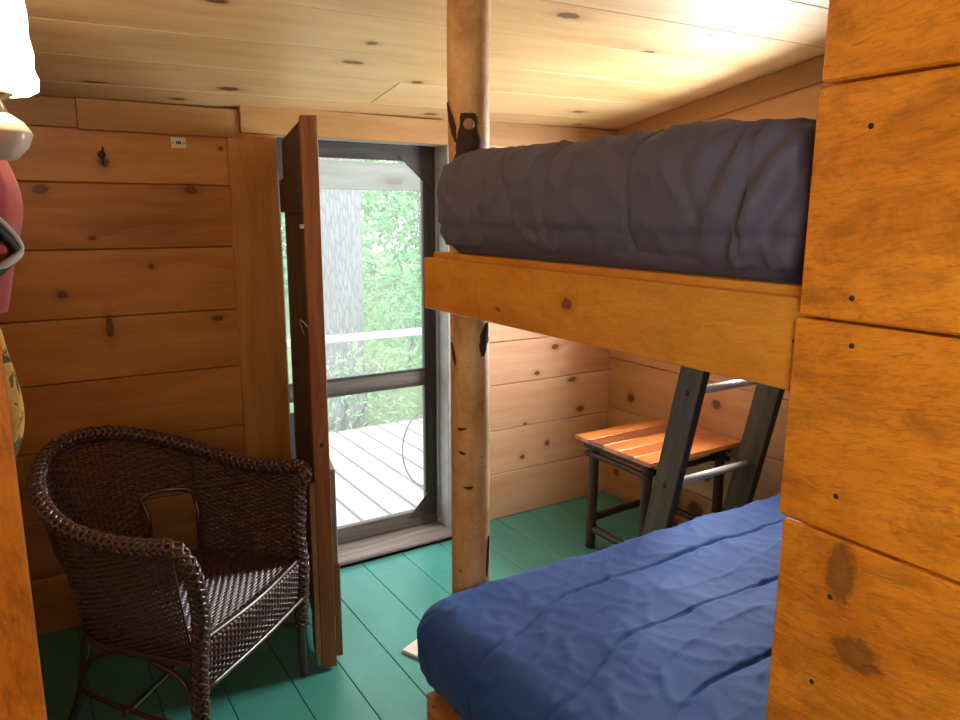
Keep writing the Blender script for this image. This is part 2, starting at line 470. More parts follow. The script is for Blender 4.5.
def log_mat():
    g = NT('peeled_birch_log')
    tc = g.n('ShaderNodeTexCoord')
    mp = g.n('ShaderNodeMapping'); g.put(mp.inputs[0], tc.outputs['Object']); mp.inputs['Scale'].default_value = (1, 1, 0.45)
    a = g.noise(mp.outputs[0], 9, 5.0, 0.65, 0.3)
    mp2 = g.n('ShaderNodeMapping'); g.put(mp2.inputs[0], tc.outputs['Object']); mp2.inputs['Scale'].default_value = (1, 1, 2.8)
    b = g.noise(mp2.outputs[0], 42, 4.0, 0.7)
    c = g.ramp(a, [(0.34, (0.42, 0.22, 0.075)), (0.5, (0.66, 0.38, 0.14)), (0.64, (0.78, 0.52, 0.24))])
    c = g.mix(g.m_('MULTIPLY', g.ramp(b, [(0.55, 0.0), (0.75, 1.0)]), 0.45), c, (0.26, 0.125, 0.05))
    v = g.noise(mp2.outputs[0], 13, 2.0, 0.5)
    c = g.mix(g.ramp(v, [(0.70, 0.0), (0.74, 1.0)]), c, (0.035, 0.014, 0.008))
    g.put(g.b.inputs['Base Color'], c)
    g.b.inputs['Roughness'].default_value = 0.55
    g.bump(b, 0.8, 0.003)
    return g.m
M['log'] = log_mat()
M['bark'] = plain('dark_bark_patch', (0.045, 0.020, 0.012), 0.8, var=0.7, scale=60, bump=1.0)
M['knotend'] = plain('cut_branch_end', (0.42, 0.20, 0.09), 0.6, var=0.3, scale=80)

def cloth(name, c1, c2, sheen=0.06):
    g = NT(name)
    tc = g.n('ShaderNodeTexCoord')
    a = g.noise(tc.outputs['Object'], 5, 4.0)
    g.put(g.b.inputs['Base Color'], g.mix(a, c1, c2))
    wv = g.noise(tc.outputs['Object'], 420, 2.0)
    g.b.inputs['Roughness'].default_value = 0.72
    g.b.inputs['Sheen Weight'].default_value = sheen
    g.b.inputs['Sheen Roughness'].default_value = 0.4
    g.bump(wv, 0.12, 0.0006)
    return g.m
M['warmlit'] = cloth('navy_comforter_warm_lit', (0.080, 0.080, 0.132), (0.094, 0.092, 0.148))  # same navy cloth as the lower one, greyed by warm light in the colour
M['navy'] = cloth('navy_comforter_daylit', (0.014, 0.075, 0.33), (0.022, 0.100, 0.40))  # same cloth, with the cool daylight's blue put into the colour
M['wicker'] = plain('dark_brown_wicker', (0.060, 0.022, 0.016), 0.32, var=0.45, scale=90, bump=0.3, spec=0.6, coat=0.5)

def leaf_mat(name, c):
    g = NT(name)
    at = g.n('ShaderNodeAttribute'); at.attribute_name = 'tone'
    col = g.mix(at.outputs['Fac'], [x * 0.55 for x in c], [min(1, x * 1.5) for x in c])
    g.put(g.b.inputs['Base Color'], col)
    g.b.inputs['Roughness'].default_value = 0.6
    tr = g.n('ShaderNodeBsdfTranslucent'); g.put(tr.inputs[0], col)
    mx = g.n('ShaderNodeMixShader'); mx.inputs[0].default_value = 0.5
    g.t.links.new(g.b.outputs[0], mx.inputs[1]); g.t.links.new(tr.outputs[0], mx.inputs[2])
    g.t.links.new(mx.outputs[0], g.out.inputs[0])
    return g.m
M['leaf'] = leaf_mat('bright_green_leaves', (0.22, 0.46, 0.24))
M['leaf2'] = leaf_mat('yellow_green_leaves', (0.32, 0.52, 0.28))
def treebark():
    g = NT('grey_furrowed_bark')
    tc = g.n('ShaderNodeTexCoord')
    mp = g.n('ShaderNodeMapping'); g.put(mp.inputs[0], tc.outputs['Object']); mp.inputs['Scale'].default_value = (24, 24, 4.0)
    vo = g.n('ShaderNodeTexVoronoi', feature='DISTANCE_TO_EDGE'); g.put(vo.inputs['Vector'], mp.outputs[0]); vo.inputs['Scale'].default_value = 1.3
    d = vo.outputs['Distance']
    g.put(g.b.inputs['Base Color'], g.ramp(d, [(0.0, (0.17, 0.17, 0.18)), (0.16, (0.27, 0.275, 0.29))]))
    g.b.inputs['Roughness'].default_value = 0.9
    g.bump(d, 1.0, 0.02)
    return g.m
M['bark2'] = treebark()
def screen_mat():
    g = NT('insect_screen_mesh')
    tr = g.n('ShaderNodeBsdfTransparent'); tr.inputs[0].default_value = (1, 1, 1, 1)
    df = g.n('ShaderNodeBsdfDiffuse'); df.inputs[0].default_value = (0.45, 0.47, 0.48, 1)
    tl = g.n('ShaderNodeBsdfTranslucent'); tl.inputs[0].default_value = (0.55, 0.58, 0.58, 1)
    m1 = g.n('ShaderNodeMixShader'); m1.inputs[0].default_value = 0.6
    g.t.links.new(df.outputs[0], m1.inputs[1]); g.t.links.new(tl.outputs[0], m1.inputs[2])
    m2 = g.n('ShaderNodeMixShader'); m2.inputs[0].default_value = 0.16
    g.t.links.new(tr.outputs[0], m2.inputs[1]); g.t.links.new(m1.outputs[0], m2.inputs[2])
    g.t.links.new(m2.outputs[0], g.out.inputs[0])
    return g.m
M['screen'] = screen_mat()
def shade_mat():
    g = NT('lit_ruffled_glass_shade')
    tc = g.n('ShaderNodeTexCoord')
    a = g.noise(tc.outputs['Object'], 30, 3.0)
    c = g.ramp(a, [(0.4, (1.0, 0.86, 0.60)), (0.6, (1.0, 0.95, 0.82))])
    g.put(g.b.inputs['Base Color'], (0.8, 0.75, 0.62, 1))
    g.put(g.b.inputs['Emission Color'], c)
    g.b.inputs['Emission Strength'].default_value = 5.0
    g.b.inputs['Roughness'].default_value = 0.3
    return g.m
M['shade'] = shade_mat()
M['porcelain'] = plain('white_glazed_porcelain', (0.72, 0.66, 0.56), 0.25, var=0.05, scale=12)
M['brass'] = plain('dull_brass', (0.22, 0.17, 0.10), 0.35, metal=0.8)
M['soffit'] = plain('porch_roof_boards', (0.50, 0.47, 0.40), 0.8, var=0.2, scale=8)
M['ground'] = plain('forest_floor', (0.16, 0.22, 0.09), 0.95, var=0.5, scale=3)
M['dish'] = M['porcelain']

# ------------------------------------------------------------------ the room shell
XL, XR, YB, YF = -0.16, 2.646, 2.889, -1.2
def ceil_z(x, y): return 1.864 + 0.018 * x + 0.155 * (2.89 - y)
G = 0.0035   # gap between boards

def back_wall():
    s1, s2 = MB(), MB()
    zs = [0, 0.215, 0.436, 0.676, 0.914, 1.136, 1.372, 1.596, 1.90]
    for i in range(len(zs) - 1):
        a, b = zs[i], min(zs[i + 1], 1.87)
        s1.abox(XL, 0.90, YB, YB + 0.022, a + G / 2, b - G / 2, 'x', 0.0025)
        c0 = [0, 0.236, 0.46, 0.688, 0.898, 1.136, 1.372, 1.596, 1.90]
        a, b = c0[i], min(c0[i + 1], 1.90)
        s2.abox(1.70, XR + 0.02, YB, YB + 0.022, a + G / 2, b - G / 2, 'x', 0.0025)
    s1.abox(0.90, 1.70, YB, YB + 0.022, 1.80, 1.90, 'x', 0.002)
    for m, x0, x1 in ((s1, XL - .1, 0.895), (s2, 1.672, XR + 0.15)):
        m.abox(x0, x1, YB + 0.0225, YB + 0.10, -0.1, 2.05, 'x', 0)
    s1.abox(0.895, 1.672, YB + 0.0225, YB + 0.10, 1.80, 2.05, 'x', 0)
    w = struct(s1.build('wall_back', M['wall']))
    w2 = struct(s2.build('wall_back_corner', M['wall2']))
    return w
back_wall()

s = MB()   # right wall: long horizontal boards running away from the camera
zs = [0, 0.20, 0.489, 0.755, 1.0, 1.25, 1.5, 1.75, 1.99, 2.2, 2.45]
holes = [(1.64, 2.28, 0.96, 1.72)]
def cutboards(s, plane0, plane1, y0, y1, z0, z1):
    segs = [(y0, y1)]
    for (hy0, hy1, hz0, hz1) in holes:
        if z1 > hz0 + 0.01 and z0 < hz1 - 0.01:
            if hz0 > z0 + 0.01: s.abox(plane0, plane1, hy0, hy1, z0, hz0, 'y', 0)
            if hz1 < z1 - 0.01: s.abox(plane0, plane1, hy0, hy1, hz1, z1, 'y', 0)
            segs = [(y0, hy0), (hy1, y1)]
    for a, b in segs: s.abox(plane0, plane1, a, b, z0, z1, 'y', 0.0025)
for i in range(len(zs) - 1):
    cutboards(s, XR, XR + 0.022, 0.55, YB, zs[i] + G / 2, zs[i + 1] - G / 2)
cutboards(s, XR + 0.0225, XR + 0.03, 0.5, YB + 0.1, -0.1, 2.5)
struct(s.build('wall_right', M['wallr']))

# lower parts of the alcove behind the bunks and the hall behind the camera (all plank walls)
s = MB()
holes = [(-0.78, -0.12, 1.15, 1.89)]  # opening cut for the added hall fill
for i in range(10):
    z0 = i * 0.25
    cutboards(s, XL - 0.022, XL, YF, YB, z0 + G / 2, z0 + 0.25 - G / 2)
struct(s.build('wall_left', M['trim']))
s = MB()
s.abox(0.9, XR, 0.55, 0.58, 0, 2.4, 'x', 0.002)
struct(s.build('wall_bunk_head', M['trim']))
s = MB()
s.abox(XL, 0.9, YF - 0.03, YF, 0, 2.6, 'z', 0.002)
struct(s.build('wall_front', M['trim']))

# big orange plank partition beside the bunks
s = MB()
PX = 0.850
zb = [0.0, 0.25, 0.515, 0.785, 1.100, 1.372, 1.654, 1.94, 2.22, 2.50]
for i in range(len(zb) - 1):
    jag = (0.004, -0.004, 0.003, -0.003, 0.005, 0.001, -0.002, 0.004, 0)[i]
    s.abox(PX, PX + 0.03, YF, 0.578 + jag, zb[i] + 0.002, zb[i + 1] - 0.002, 'y', 0.003)
s.abox(PX + 0.0305, PX + 0.05, YF, 0.55, 0, 2.5, 'y', 0)
pan = struct(s.build('wall_partition', M['panel']))
for (y, z) in ((0.507, 1.6), (0.509, 1.402), (0.503, 1.345), (0.503, 1.153), (0.497, 1.018), (0.51, 0.889)):
    n_ = MB(); n_.lathe([(0.0, 0.0012), (0.0032, 0.001), (0.0042, -0.001)], (PX, y, z), 10, axis=(-1, 0, 0))
    n_.build('nail', M['nail'], pan, True)

# ceiling boards, running along x, sloping up towards the camera
s = MB()
cy = [2.92, 2.73, 2.48, 2.235, 1.97, 1.73, 1.49, 1.25, 1.0, 0.76, 0.52, 0.28, 0.04, -0.2, -0.44, -0.68, -0.92, -1.22]
vdir = Vector((0, -1, 0.155)).normalized()
udir = Vector((1, 0, 0.018)).normalized()
ndir = udir.cross(vdir).normalized()
if ndir.z < 0: ndir = -ndir
for i in range(len(cy) - 1):
    y0, y1 = cy[i], cy[i + 1]
    segs = [(-0.3, 2.78)]
    if i == 1: segs = [(-0.3, 1.228), (1.2305, 2.78)]
    for x0, x1 in segs:
        xm, ym = (x0 + x1) / 2, (y0 + y1) / 2
        c = Vector((xm, ym, ceil_z(xm, ym))) + ndir * 0.01
        s.box(c, udir, vdir, ndir, x1 - x0, (y0 - y1) * math.hypot(1, 0.155) - 0.0025, 0.02, (xm, ym), None, 0.0018)
ym = (2.98 - 1.3) / 2
s.box(Vector((1.24, ym, ceil_z(1.24, ym))) + ndir * 0.036, udir, vdir, ndir, 3.2, 4.5, 0.03, (0, 0), 0.5, 0)
struct(s.build('ceiling', M['ceil']))

# floor: painted boards along y, over a solid subfloor
s = MB()
xs = [-0.30, -0.11, 0.08, 0.262, 0.448, 0.645, 0.812, 0.98, 1.172, 1.365, 1.555, 1.745, 1.935, 2.125, 2.315, 2.505, 2.72]
for i in range(len(xs) - 1):
    s.abox(xs[i] + 0.0012, xs[i + 1] - 0.0012, YF, YB + 0.02, -0.03, 0.0, 'y', 0.0015)
s.abox(-0.3, 2.75, YF, YB + 0.1, -0.1, -0.031, 'y', 0)
struct(s.build('floor', M['floor']))

# trim
s = MB(); s.abox(XL, 0.238, YB - 0.020, YB, 1.772, 1.862, 'x', 0.002); s.abox(0.240, 0.768, YB - 0.020, YB, 1.768, 1.868, 'x', 0.002)
struct(s.build('trim_1', M['trim']))
s = MB(); s.abox(0.770, 1.642, YB - 0.030, YB, 1.787, 1.888, 'x', 0.002)
struct(s.build('trim_2', M['trim']))       # door head board
s = MB(); s.abox(0.722, 0.905, YB - 0.018, YB, 0.0, 1.786, 'z', 0.002)
struct(s.build('trim_3', M['wall']))       # wide casing left of the door
s = MB(); s.abox(1.70, XR, YB - 0.018, YB, 1.80, 1.905, 'x', 0.002)
struct(s.build('trim_4', M['trim']))
s = MB()   # raked board along the top of the right wall
p0, p1 = Vector((XR - 0.010, 2.87, ceil_z(XR, 2.87) - 0.048)), Vector((XR - 0.010, 0.60, ceil_z(XR, 0.60) - 0.048))
d = (p1 - p0); s.box((p0 + p1) / 2, d, Vector((0, 0.155, 1)), X, d.length, 0.092, 0.02, (1.7, 2.0), 0.45, 0.002)
struct(s.build('trim_5', M['trim']))
s = MB(); s.abox(1.668, 1.72, YB - 0.012, YB, 0.0, 1.786, 'z', 0.002)
struct(s.build('trim_6', M['trim']))       # casing right of the door, behind the log
s = MB(); s.abox(1.652, 1.668, YB - 0.012, YB + 0.10, 0.0, 1.80, 'z', 0.002); s.abox(1.640, 1.6525, 2.955, 2.97, 0.05, 1.78, 'z', 0.001)
s.abox(0.895, 0.905, YB, YB + 0.10, 0.0, 1.80, 'z', 0.001); s.abox(0.895, 1.66, YB, YB + 0.10, 1.787, 1.80, 'x', 0.001)
struct(s.build('trim_7', M['jamb']))       # chipped white door jamb
s = MB(); s.abox(0.905, 1.652, 2.80, 2.99, -0.028, 0.028, 'x', 0.004); s.abox(0.89, 1.71, 2.80, 2.89, 0.0, 0.018, 'x', 0.003)
struct(s.build('trim_8', M['weather']))    # threshold

# near door post at the left edge of the view
s = MB(); s.abox(-0.115, -0.0135, 0.80, 0.83, 0, 2.18, 'z', 0.002)
struct(s.build('trim_9', M['panel']))
s = MB(); s.abox(-0.160, -0.052, 0.765, 0.797, 0, 0.98, 'z', 0.002)
struct(s.build('trim_10', M['beam']))

# side window hidden behind the bunk, and an added hall opening: sash frames
def window(n, lo, hi, axis):
    (x0, y0, z0), (x1, y1, z1) = lo, hi
    s = MB()
    w = 0.03
    if axis == 'x':
        s.abox(x0, x1, y0, y1, z0, z0 + w, 'y'); s.abox(x0, x1, y0, y1, z1 - w, z1, 'y'); s.abox(x0, x1, y0, y0 + w, z0 + w, z1 - w, 'z'); s.abox(x0, x1, y1 - w, y1, z0 + w, z1 - w, 'z')
    else:
        s.abox(x0, x1, y0, y1, z0, z0 + w, 'x'); s.abox(x0, x1, y0, y1, z1 - w, z1, 'x'); s.abox(x0, x0 + w, y0, y1, z0 + w, z1 - w, 'z'); s.abox(x1 - w, x1, y0, y1, z0 + w, z1 - w, 'z')
    struct(s.build('window_%d' % n, M['trim']))
window(1, (XR, 1.64, 0.96), (XR + 0.03, 2.28, 1.72), 'x')
window(2, (XL - 0.03, -0.78, 1.15), (XL, -0.12, 1.89), 'x')  # made-up sash around the added hall fill

# ------------------------------------------------------------------ screen door
r_ = empty('screen_door', (1.28, 2.99, 0.03), 'dark weathered screen door with a middle rail, closed across the doorway', 'screen door')
Y0, Y1 = 2.972, 3.0
s = MB()
s.abox(0.905, 0.940, Y0, Y1, 0.035, 1.765, 'z', 0.002); s.abox(1.582, 1.645, Y0, Y1, 0.035, 1.765, 'z', 0.002)
s.abox(0.905, 1.645, Y0 - 0.002, Y1 + 0.002, 1.722, 1.7865, 'x', 0.002)
s.build('frame', M['screenfr'], r_)
s = MB(); s.abox(0.905, 1.645, Y0 - 0.004, Y1 + 0.002, 0.032, 0.105, 'x', 0.003); s.build('bottom_rail', M['rail'], r_)
s = MB(); s.abox(0.940, 1.582, Y0 - 0.002, Y1, 0.732, 0.785, 'x', 0.002); s.build('middle_rail', M['rail'], r_)
s = MB(); s.abox(0.938, 1.584, Y0 - 0.004, Y0 + 0.012, 0.716, 0.7315, 'x', 0.001); s.abox(0.938, 1.584, Y0 - 0.003, Y0 + 0.012, 0.7855, 0.796, 'x', 0.001); s.build('rail_bead', M['screenfr'], r_)
def gusset(p):
    s = MB()
    a = [s.bm.verts.new(Vector((x, Y0 - 0.007, z))) for x, z in p]
    b = [s.bm.verts.new(Vector((x, Y0 - 0.0035, z))) for x, z in p]
    s.bm.faces.new(a); s.bm.faces.new(b[::-1])
    for i in range(3):
        j = (i + 1) % 3
        s.bm.faces.new([a[i], b[i], b[j], a[j]])
    s.build('corner_gusset', M['screenfr'], r_, True)
s = MB(); s.abox(0.920, 0.990, 2.950, 2.968, 1.565, 1.786, 'z', 0.001); s.abox(0.920, 0.990, 2.950, 2.968, 0.029, 0.675, 'z', 0.001); s.build('slit_blocker', M['screenfr'], r_)  # dark strips added to block daylight above and below the hinge slit
gusset([(1.46, 1.74), (1.635, 1.74), (1.635, 1.59)])
gusset([(1.48, 0.075), (1.635, 0.075), (1.635, 0.235)])
gusset([(0.91, 1.74), (1.03, 1.74), (0.91, 1.63)])
s = MB(); s.abox(0.938, 1.584, 2.986, 2.9865, 0.10, 0.735, 'z', 0); s.build('screen_mesh', M['screen'], r_)
s = MB(); s.abox(0.938, 1.584, 2.986, 2.9865, 0.783, 1.725, 'z', 0); s.build('screen_mesh', M['screen'], r_)

# ------------------------------------------------------------------ open inner plank door
r_ = empty('plank_door', (0.92, 2.87, 0.012), 'thick old plank door swung open into the room beside the wicker chair', 'door')
hv = Vector((0.940, 2.868, 0)); nv = Vector((0.769, 2.143, 0))
du = (nv - hv).normalized(); dn = Vector((-du.y, du.x, 0))      # dn: normal
if dn.x < 0: dn = -dn                                             # towards +x (hall side)
Ld = (nv - hv).length
def dbox(s, a0, a1, n0, n1, z0, z1, grain='z', bev=0.002, tone=None):
    c = hv + du * (a0 + a1) / 2 + dn * (n0 + n1) / 2 + Z * (z0 + z1) / 2
    if grain == 'z': s.box(c, Z, du, dn, z1 - z0, a1 - a0, n1 - n0, ((z0 + z1) / 2, a0), tone, bev)
    else: s.box(c, du, Z, dn, a1 - a0, z1 - z0, n1 - n0, ((a0 + a1) / 2, z0), tone, bev)
s = MB()
for i in range(4):
    w = (Ld - 0.04) / 4
    dbox(s, i * w + 0.001, (i + 1) * w - 0.001, -0.018, 0.006, 0.03, 1.768)
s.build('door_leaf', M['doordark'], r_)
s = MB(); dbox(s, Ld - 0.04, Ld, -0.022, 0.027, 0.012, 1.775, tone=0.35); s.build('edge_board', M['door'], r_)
s = MB(); dbox(s, Ld - 0.10, Ld - 0.0015, -0.040, -0.0225, 0.045, 0.66); s.build('batten', M['doorpale'], r_)
s = MB(); dbox(s, Ld - 0.14, Ld - 0.004, 0.0275, 0.043, 0.38, 0.70); s.build('batten', M['weather'], r_)
s = MB(); dbox(s, Ld - 0.14, Ld - 0.004, 0.0275, 0.048, 0.045, 0.378); s.build('batten', M['doorpale'], r_)
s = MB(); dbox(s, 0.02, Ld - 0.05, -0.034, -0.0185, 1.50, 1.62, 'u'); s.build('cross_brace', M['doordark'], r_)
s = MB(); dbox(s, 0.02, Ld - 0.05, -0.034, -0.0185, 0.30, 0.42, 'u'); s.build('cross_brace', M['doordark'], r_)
s = MB(); c = hv + du * (Ld - 0.012) + dn * (-0.028) + Z * 1.46
s.box(c, du, Z, dn, 0.014, 0.012, 0.012); s.build('latch_plate', M['rung'], r_)
s = MB(); c = hv + du * (Ld + 0.0003) + dn * 0.004
s.lathe([(0.0, 0.001), (0.007, 0.001), (0.0075, -0.001)], c + Z * 0.785, 12, axis=du); s.build('latch_hole', M['nail'], r_, True)
s = MB(); q = [hv + du * (Ld - 0.03 * k) + dn * (-0.024 - 0.018 * math.sin(k)) + Z * (1.16 - 0.015 * k * (k - 2.2)) for k in range(4)]
s.tube(spline(q, 5), 0.0013, 6); s.build('pull_string', M['mat'], r_)

# ------------------------------------------------------------------ wall hook and small plate
s = MB()
hx, hz = 0.305, 1.69
s.lathe([(0.0, 0.004), (0.012, 0.004), (0.013, 0.0)], (hx, YB - 0.0005, hz), 14, axis=(0, -1, 0))
s.tube(spline([(hx, YB - 0.003, hz), (hx, YB - 0.03, hz - 0.005), (hx, YB - 0.045, hz + 0.022)], 5), 0.0035, 8)
s.tube(spline([(hx, YB - 0.003, hz - 0.004), (hx, YB - 0.022, hz - 0.03), (hx, YB - 0.038, hz - 0.022)], 5), 0.0035, 8)
tag(s.build('coat_hook', M['hook'], None, True), 'small dark metal coat hook on the top wall board left of the door', 'hook')
r_ = empty('wall_plate', (0.554, YB, 1.741), 'small ivory plate with black marks screwed high on the back wall', 'wall plate')
s = MB(); s.abox(0.529, 0.580, YB - 0.006, YB, 1.722, 1.761, 'x', 0.0015); s.build('plate', M['plate'], r_)
s = MB()
for dx in (-0.006, 0.0, 0.006):
    s.abox(0.5545 + dx - 0.0022, 0.5545 + dx + 0.0022, YB - 0.0075, YB - 0.006, 1.7365, 1.747, 'z', 0)
s.build('socket_marks', M['black'], r_)
for x in (0.536, 0.573):
    s = MB(); s.lathe([(0, 0.0015), (0.0022, 0.001), (0.0026, 0)], (x, YB - 0.006, 1.7415), 10, axis=(0, -1, 0)); s.build('screw', M['black'], r_, True)

# ------------------------------------------------------------------ log post
PXc, PYc = 1.040, 1.692
r_ = empty('log_post', (PXc, PYc, 0), 'peeled golden birch log post at the foot corner of the bunks, up to the ceiling', 'post')
s = MB()
pts, rad = [], []
top = ceil_z(PXc, PYc) - 0.003
for i in range(61):
    z = top * i / 60
    bx = 0.006 * math.sin(z * 2.1 + 0.4) ; by = 0.004 * math.sin(z * 1.7)
    pts.append((PXc + bx, PYc + by, z))
    base = 0.0545 + 0.0015 * math.sin(z * 3.3) + 0.0016 * noise.noise(Vector((0, 0, z * 9)))
    def rf(a, base=base, z=z):
        return base * (1 + 0.035 * noise.noise(Vector((math.cos(a) * 1.2, math.sin(a) * 1.2, z * 3.0))))
    rad.append(rf)
s.tube(pts, rad, 28)
s.build('log', M['log'], r_)
def log_dir(az):  # unit vector in plan; az=0 faces the camera, + to image right
    d = Vector((-PXc, -PYc, 0)).normalized()
    return Matrix.Rotation(az, 3, 'Z') @ d
def patch(z0, z1, az0, az1, wid, name, mat, th=0.0035, taper=True):
    s = MB()
    nu, nv = 14, 8
    def fn(u, v):
        z = lerp(z0, z1, u)
        a = lerp(az0, az1, u)
        hw = wid * (math.sin(PI * min(max(u, 0.04), 0.96)) ** 0.6 if taper else (0.35 + 0.65 * u)) * (1 + 0.35 * noise.noise(Vector((u * 6, z * 9, v))))
        off = (v - 0.5) * 2 * hw
        d = log_dir(a + off)
        bx = 0.006 * math.sin(z * 2.1 + 0.4)
        h = th * max(0, 1 - (2 * v - 1) ** 4) + 0.0008 * noise.noise(Vector((u * 20, v * 8, 2)))
        return Vector((PXc + bx, PYc + 0.004 * math.sin(z * 1.7), z)) + d * (0.0555 + h)
    s.grid(fn, nu, nv)
    s.build(name, mat, r_)
patch(1.775, 1.675, -1.20, -0.60, 0.20, 'bark_patch', M['bark'])
patch(1.745, 1.58, 0.02, 0.0, 0.95, 'branch_scar', M['bark'], 0.007, False)
patch(1.125, 1.215, 0.65, 0.95, 0.30, 'bark_patch', M['bark'], 0.006)
patch(1.16, 1.10, -1.05, -0.75, 0.10, 'bark_patch', M['bark'])
patch(0.86, 0.85, -0.55, -0.30, 0.16, 'bark_patch', M['bark'], 0.002)
patch(0.60, 0.48, 1.15, 0.95, 0.14, 'bark_patch', M['bark'])
s = MB(); d = log_dir(0.0)
s.lathe([(0.0, 0.009), (0.011, 0.009), (0.0135, 0.006), (0.016, -0.004)], Vector((PXc - 0.004, PYc, 1.718)) + d * 0.0575, 16, axis=d + Z * 0.15)
s.build('branch_stub', M['knotend'], r_, True)

# ------------------------------------------------------------------ bunk bed frame
r_ = empty('bunk_bed', (1.75, 1.1, 0), 'orange varnished bunk bed frame with a wide end beam nailed to the plank partition', 'bunk bed')
s = MB(); s.abox(0.868, 0.893, 0.5805, 1.630, 1.268, 1.393, 'y', 0.002, tone=0.4); s.build('end_beam', M['beam'], r_)
s = MB(); s.abox(0.894, 0.930, 0.5805, 1.628, 1.285, 1.406, 'y', 0.002, tone=0.6); s.build('inner_rail', M['beam'], r_)
s = MB(); s.abox(0.931, 2.645, 1.590, 1.628, 1.270, 1.406, 'x', 0.002); s.build('side_rail', M['frame'], r_)
s = MB(); s.abox(0.931, 2.645, 0.581, 0.62, 1.270, 1.406, 'x', 0.002); s.build('side_rail', M['frame'], r_)
for i in range(9):
    s = MB(); x = 0.98 + i * 0.19; s.abox(x, x + 0.09, 0.6205, 1.5895, 1.385, 1.404, 'y', 0.002); s.build('slat', M['frame'], r_)
s = MB(); s.abox(0.800, 0.832, 0.582, 1.512, 0.04, 0.236, 'y', 0.002); s.build('lower_end_board', M['frame'], r_)
s = MB(); s.abox(0.833, 2.645, 1.545, 1.575, 0.04, 0.236, 'x', 0.002); s.build('lower_side_board', M['frame'], r_)
s = MB(); s.abox(0.833, 2.645, 0.582, 1.544, 0.215, 0.236, 'x', 0.002); s.build('lower_deck', M['frame'], r_)
for x in (0.835, 2.60):
    for y in (0.60, 1.505):
        s = MB(); s.abox(x, x + 0.038, y, y + 0.038, 0.0, 0.214, 'z', 0.002); s.build('leg', M['frame'], r_)
for (y, z) in ((0.592, 1.336), (0.590, 1.295)):
    s = MB(); s.lathe([(0.0, 0.0012), (0.0035, 0.001), (0.0042, -0.001)], (0.868, y, z), 10, axis=(-1, 0, 0)); s.build('nail', M['nail'], r_, True)

# ------------------------------------------------------------------ comforters
def seamk(p): return 0.35 + 0.65 * smoothstep(-0.15, 0.25, noise.noise(Vector((p.x * 1.3, p.y * 6, p.z * 7))) + 0.1)
def comforter(name, x0, x1, y0, y1, z0, z1, r, seams, amp, mat, label, seed, drape=None, step=(0.012, 0.007, 0.012), extra=None, curve=0.0):
    s = MB()
    nx, ny, nz = int((x1 - x0) / step[0]), int((y1 - y0) / step[1]), max(6, int((z1 - z0) / step[2]))
    verts = {}
    def vert(i, j, k):
        key = (i, j, k)
        if key in verts: return verts[key]
        p = Vector((lerp(x0, x1, i / nx), lerp(y0, y1, j / ny), lerp(z0, z1, k / nz)))
        q = Vector((min(max(p.x, x0 + r), x1 - r), min(max(p.y, y0 + r), y1 - r), min(max(p.z, z0 + r * 0.8), z1 - r)))
        d = p - q
        if d.length > 1e-6:
            n = d.normalized(); p = q + n * r * (1 if d.z >= 0 else 0.9)
        else: n = Z.copy()
        h = 0.0
        # puff between the quilting seams, groove at each
        cv = curve * smoothstep(1.22, 0.84, p.x)
        best = min(abs(p.y + cv - sy - 0.006 * noise.noise(Vector((p.x * 2.1, sy * 9, seed)))) for sy in seams)
        if n.z > -0.5:
            h -= 0.010 * seamk(p) * math.exp(-(best / 0.005) ** 2)
            h += 0.0035 * (1 - math.exp(-(best / 0.05) ** 2))
        pp = p * 1.0 + Vector((seed * 3.1, 0, 0))
        h += amp * 1.2 * noise.noise(pp * 5.0)
        # creases: ridged noise, stretched
        w1 = 1 - abs(noise.noise(Vector((pp.x * 4.5 + pp.z * 6, pp.y * 11 - pp.x * 4, pp.z * 6))) * 2)
        w2 = 1 - abs(noise.noise(Vector((pp.x * 14, pp.y * 8 + pp.x * 6, pp.z * 14 + 5))) * 2)
        h += amp * (0.62 * max(0, w1) ** 5 + 0.45 * max(0, w2) ** 5)
        if extra: h += extra(p, n)
        if n.z < -0.6: h = 0
        p = p + n * h
        if drape: p = drape(p, n)
        v = s.bm.verts.new(p)
        verts[key] = v
        return v
    def face(q):
        f = s.bm.faces.new(q); f.smooth = True
    for i in range(nx):
        for j in range(ny):
            face([vert(i, j, nz), vert(i + 1, j, nz), vert(i + 1, j + 1, nz), vert(i, j + 1, nz)])
            face([vert(i, j, 0), vert(i, j + 1, 0), vert(i + 1, j + 1, 0), vert(i + 1, j, 0)])
    for i in range(nx):
        for k in range(nz):
            face([vert(i, 0, k), vert(i + 1, 0, k), vert(i + 1, 0, k + 1), vert(i, 0, k + 1)])
            face([vert(i, ny, k), vert(i, ny, k + 1), vert(i + 1, ny, k + 1), vert(i + 1, ny, k)])
    for j in range(ny):
        for k in range(nz):
            face([vert(0, j, k), vert(0, j, k + 1), vert(0, j + 1, k + 1), vert(0, j + 1, k)])
            face([vert(nx, j, k), vert(nx, j + 1, k), vert(nx, j + 1, k + 1), vert(nx, j, k + 1)])
    o = s.build(name, mat)
    return tag(o, label, 'comforter')
def up_extra(p, n):
    h = 0.0
    for (yc, zc, sl, ln, dp) in ((1.49, 1.60, 0.35, 0.05, .007), (1.31, 1.585, 0.7, 0.05, .008), (1.26, 1.52, 0.5, 0.04, .006), (1.10, 1.56, -0.5, .04, .005), (1.0, 1.50, -0.7, .05, .005), (0.80, 1.55, 0.45, .06, .007), (1.42, 1.49, -.3, .04, .004), (1.2, 1.47, 1.2, .04, .004)):
        dz = p.z - zc
        dy = p.y - yc - sl * dz
        h -= dp * math.exp(-(dy / 0.007) ** 2 - (dz / ln) ** 2)
    return h + up_fold(p, n)
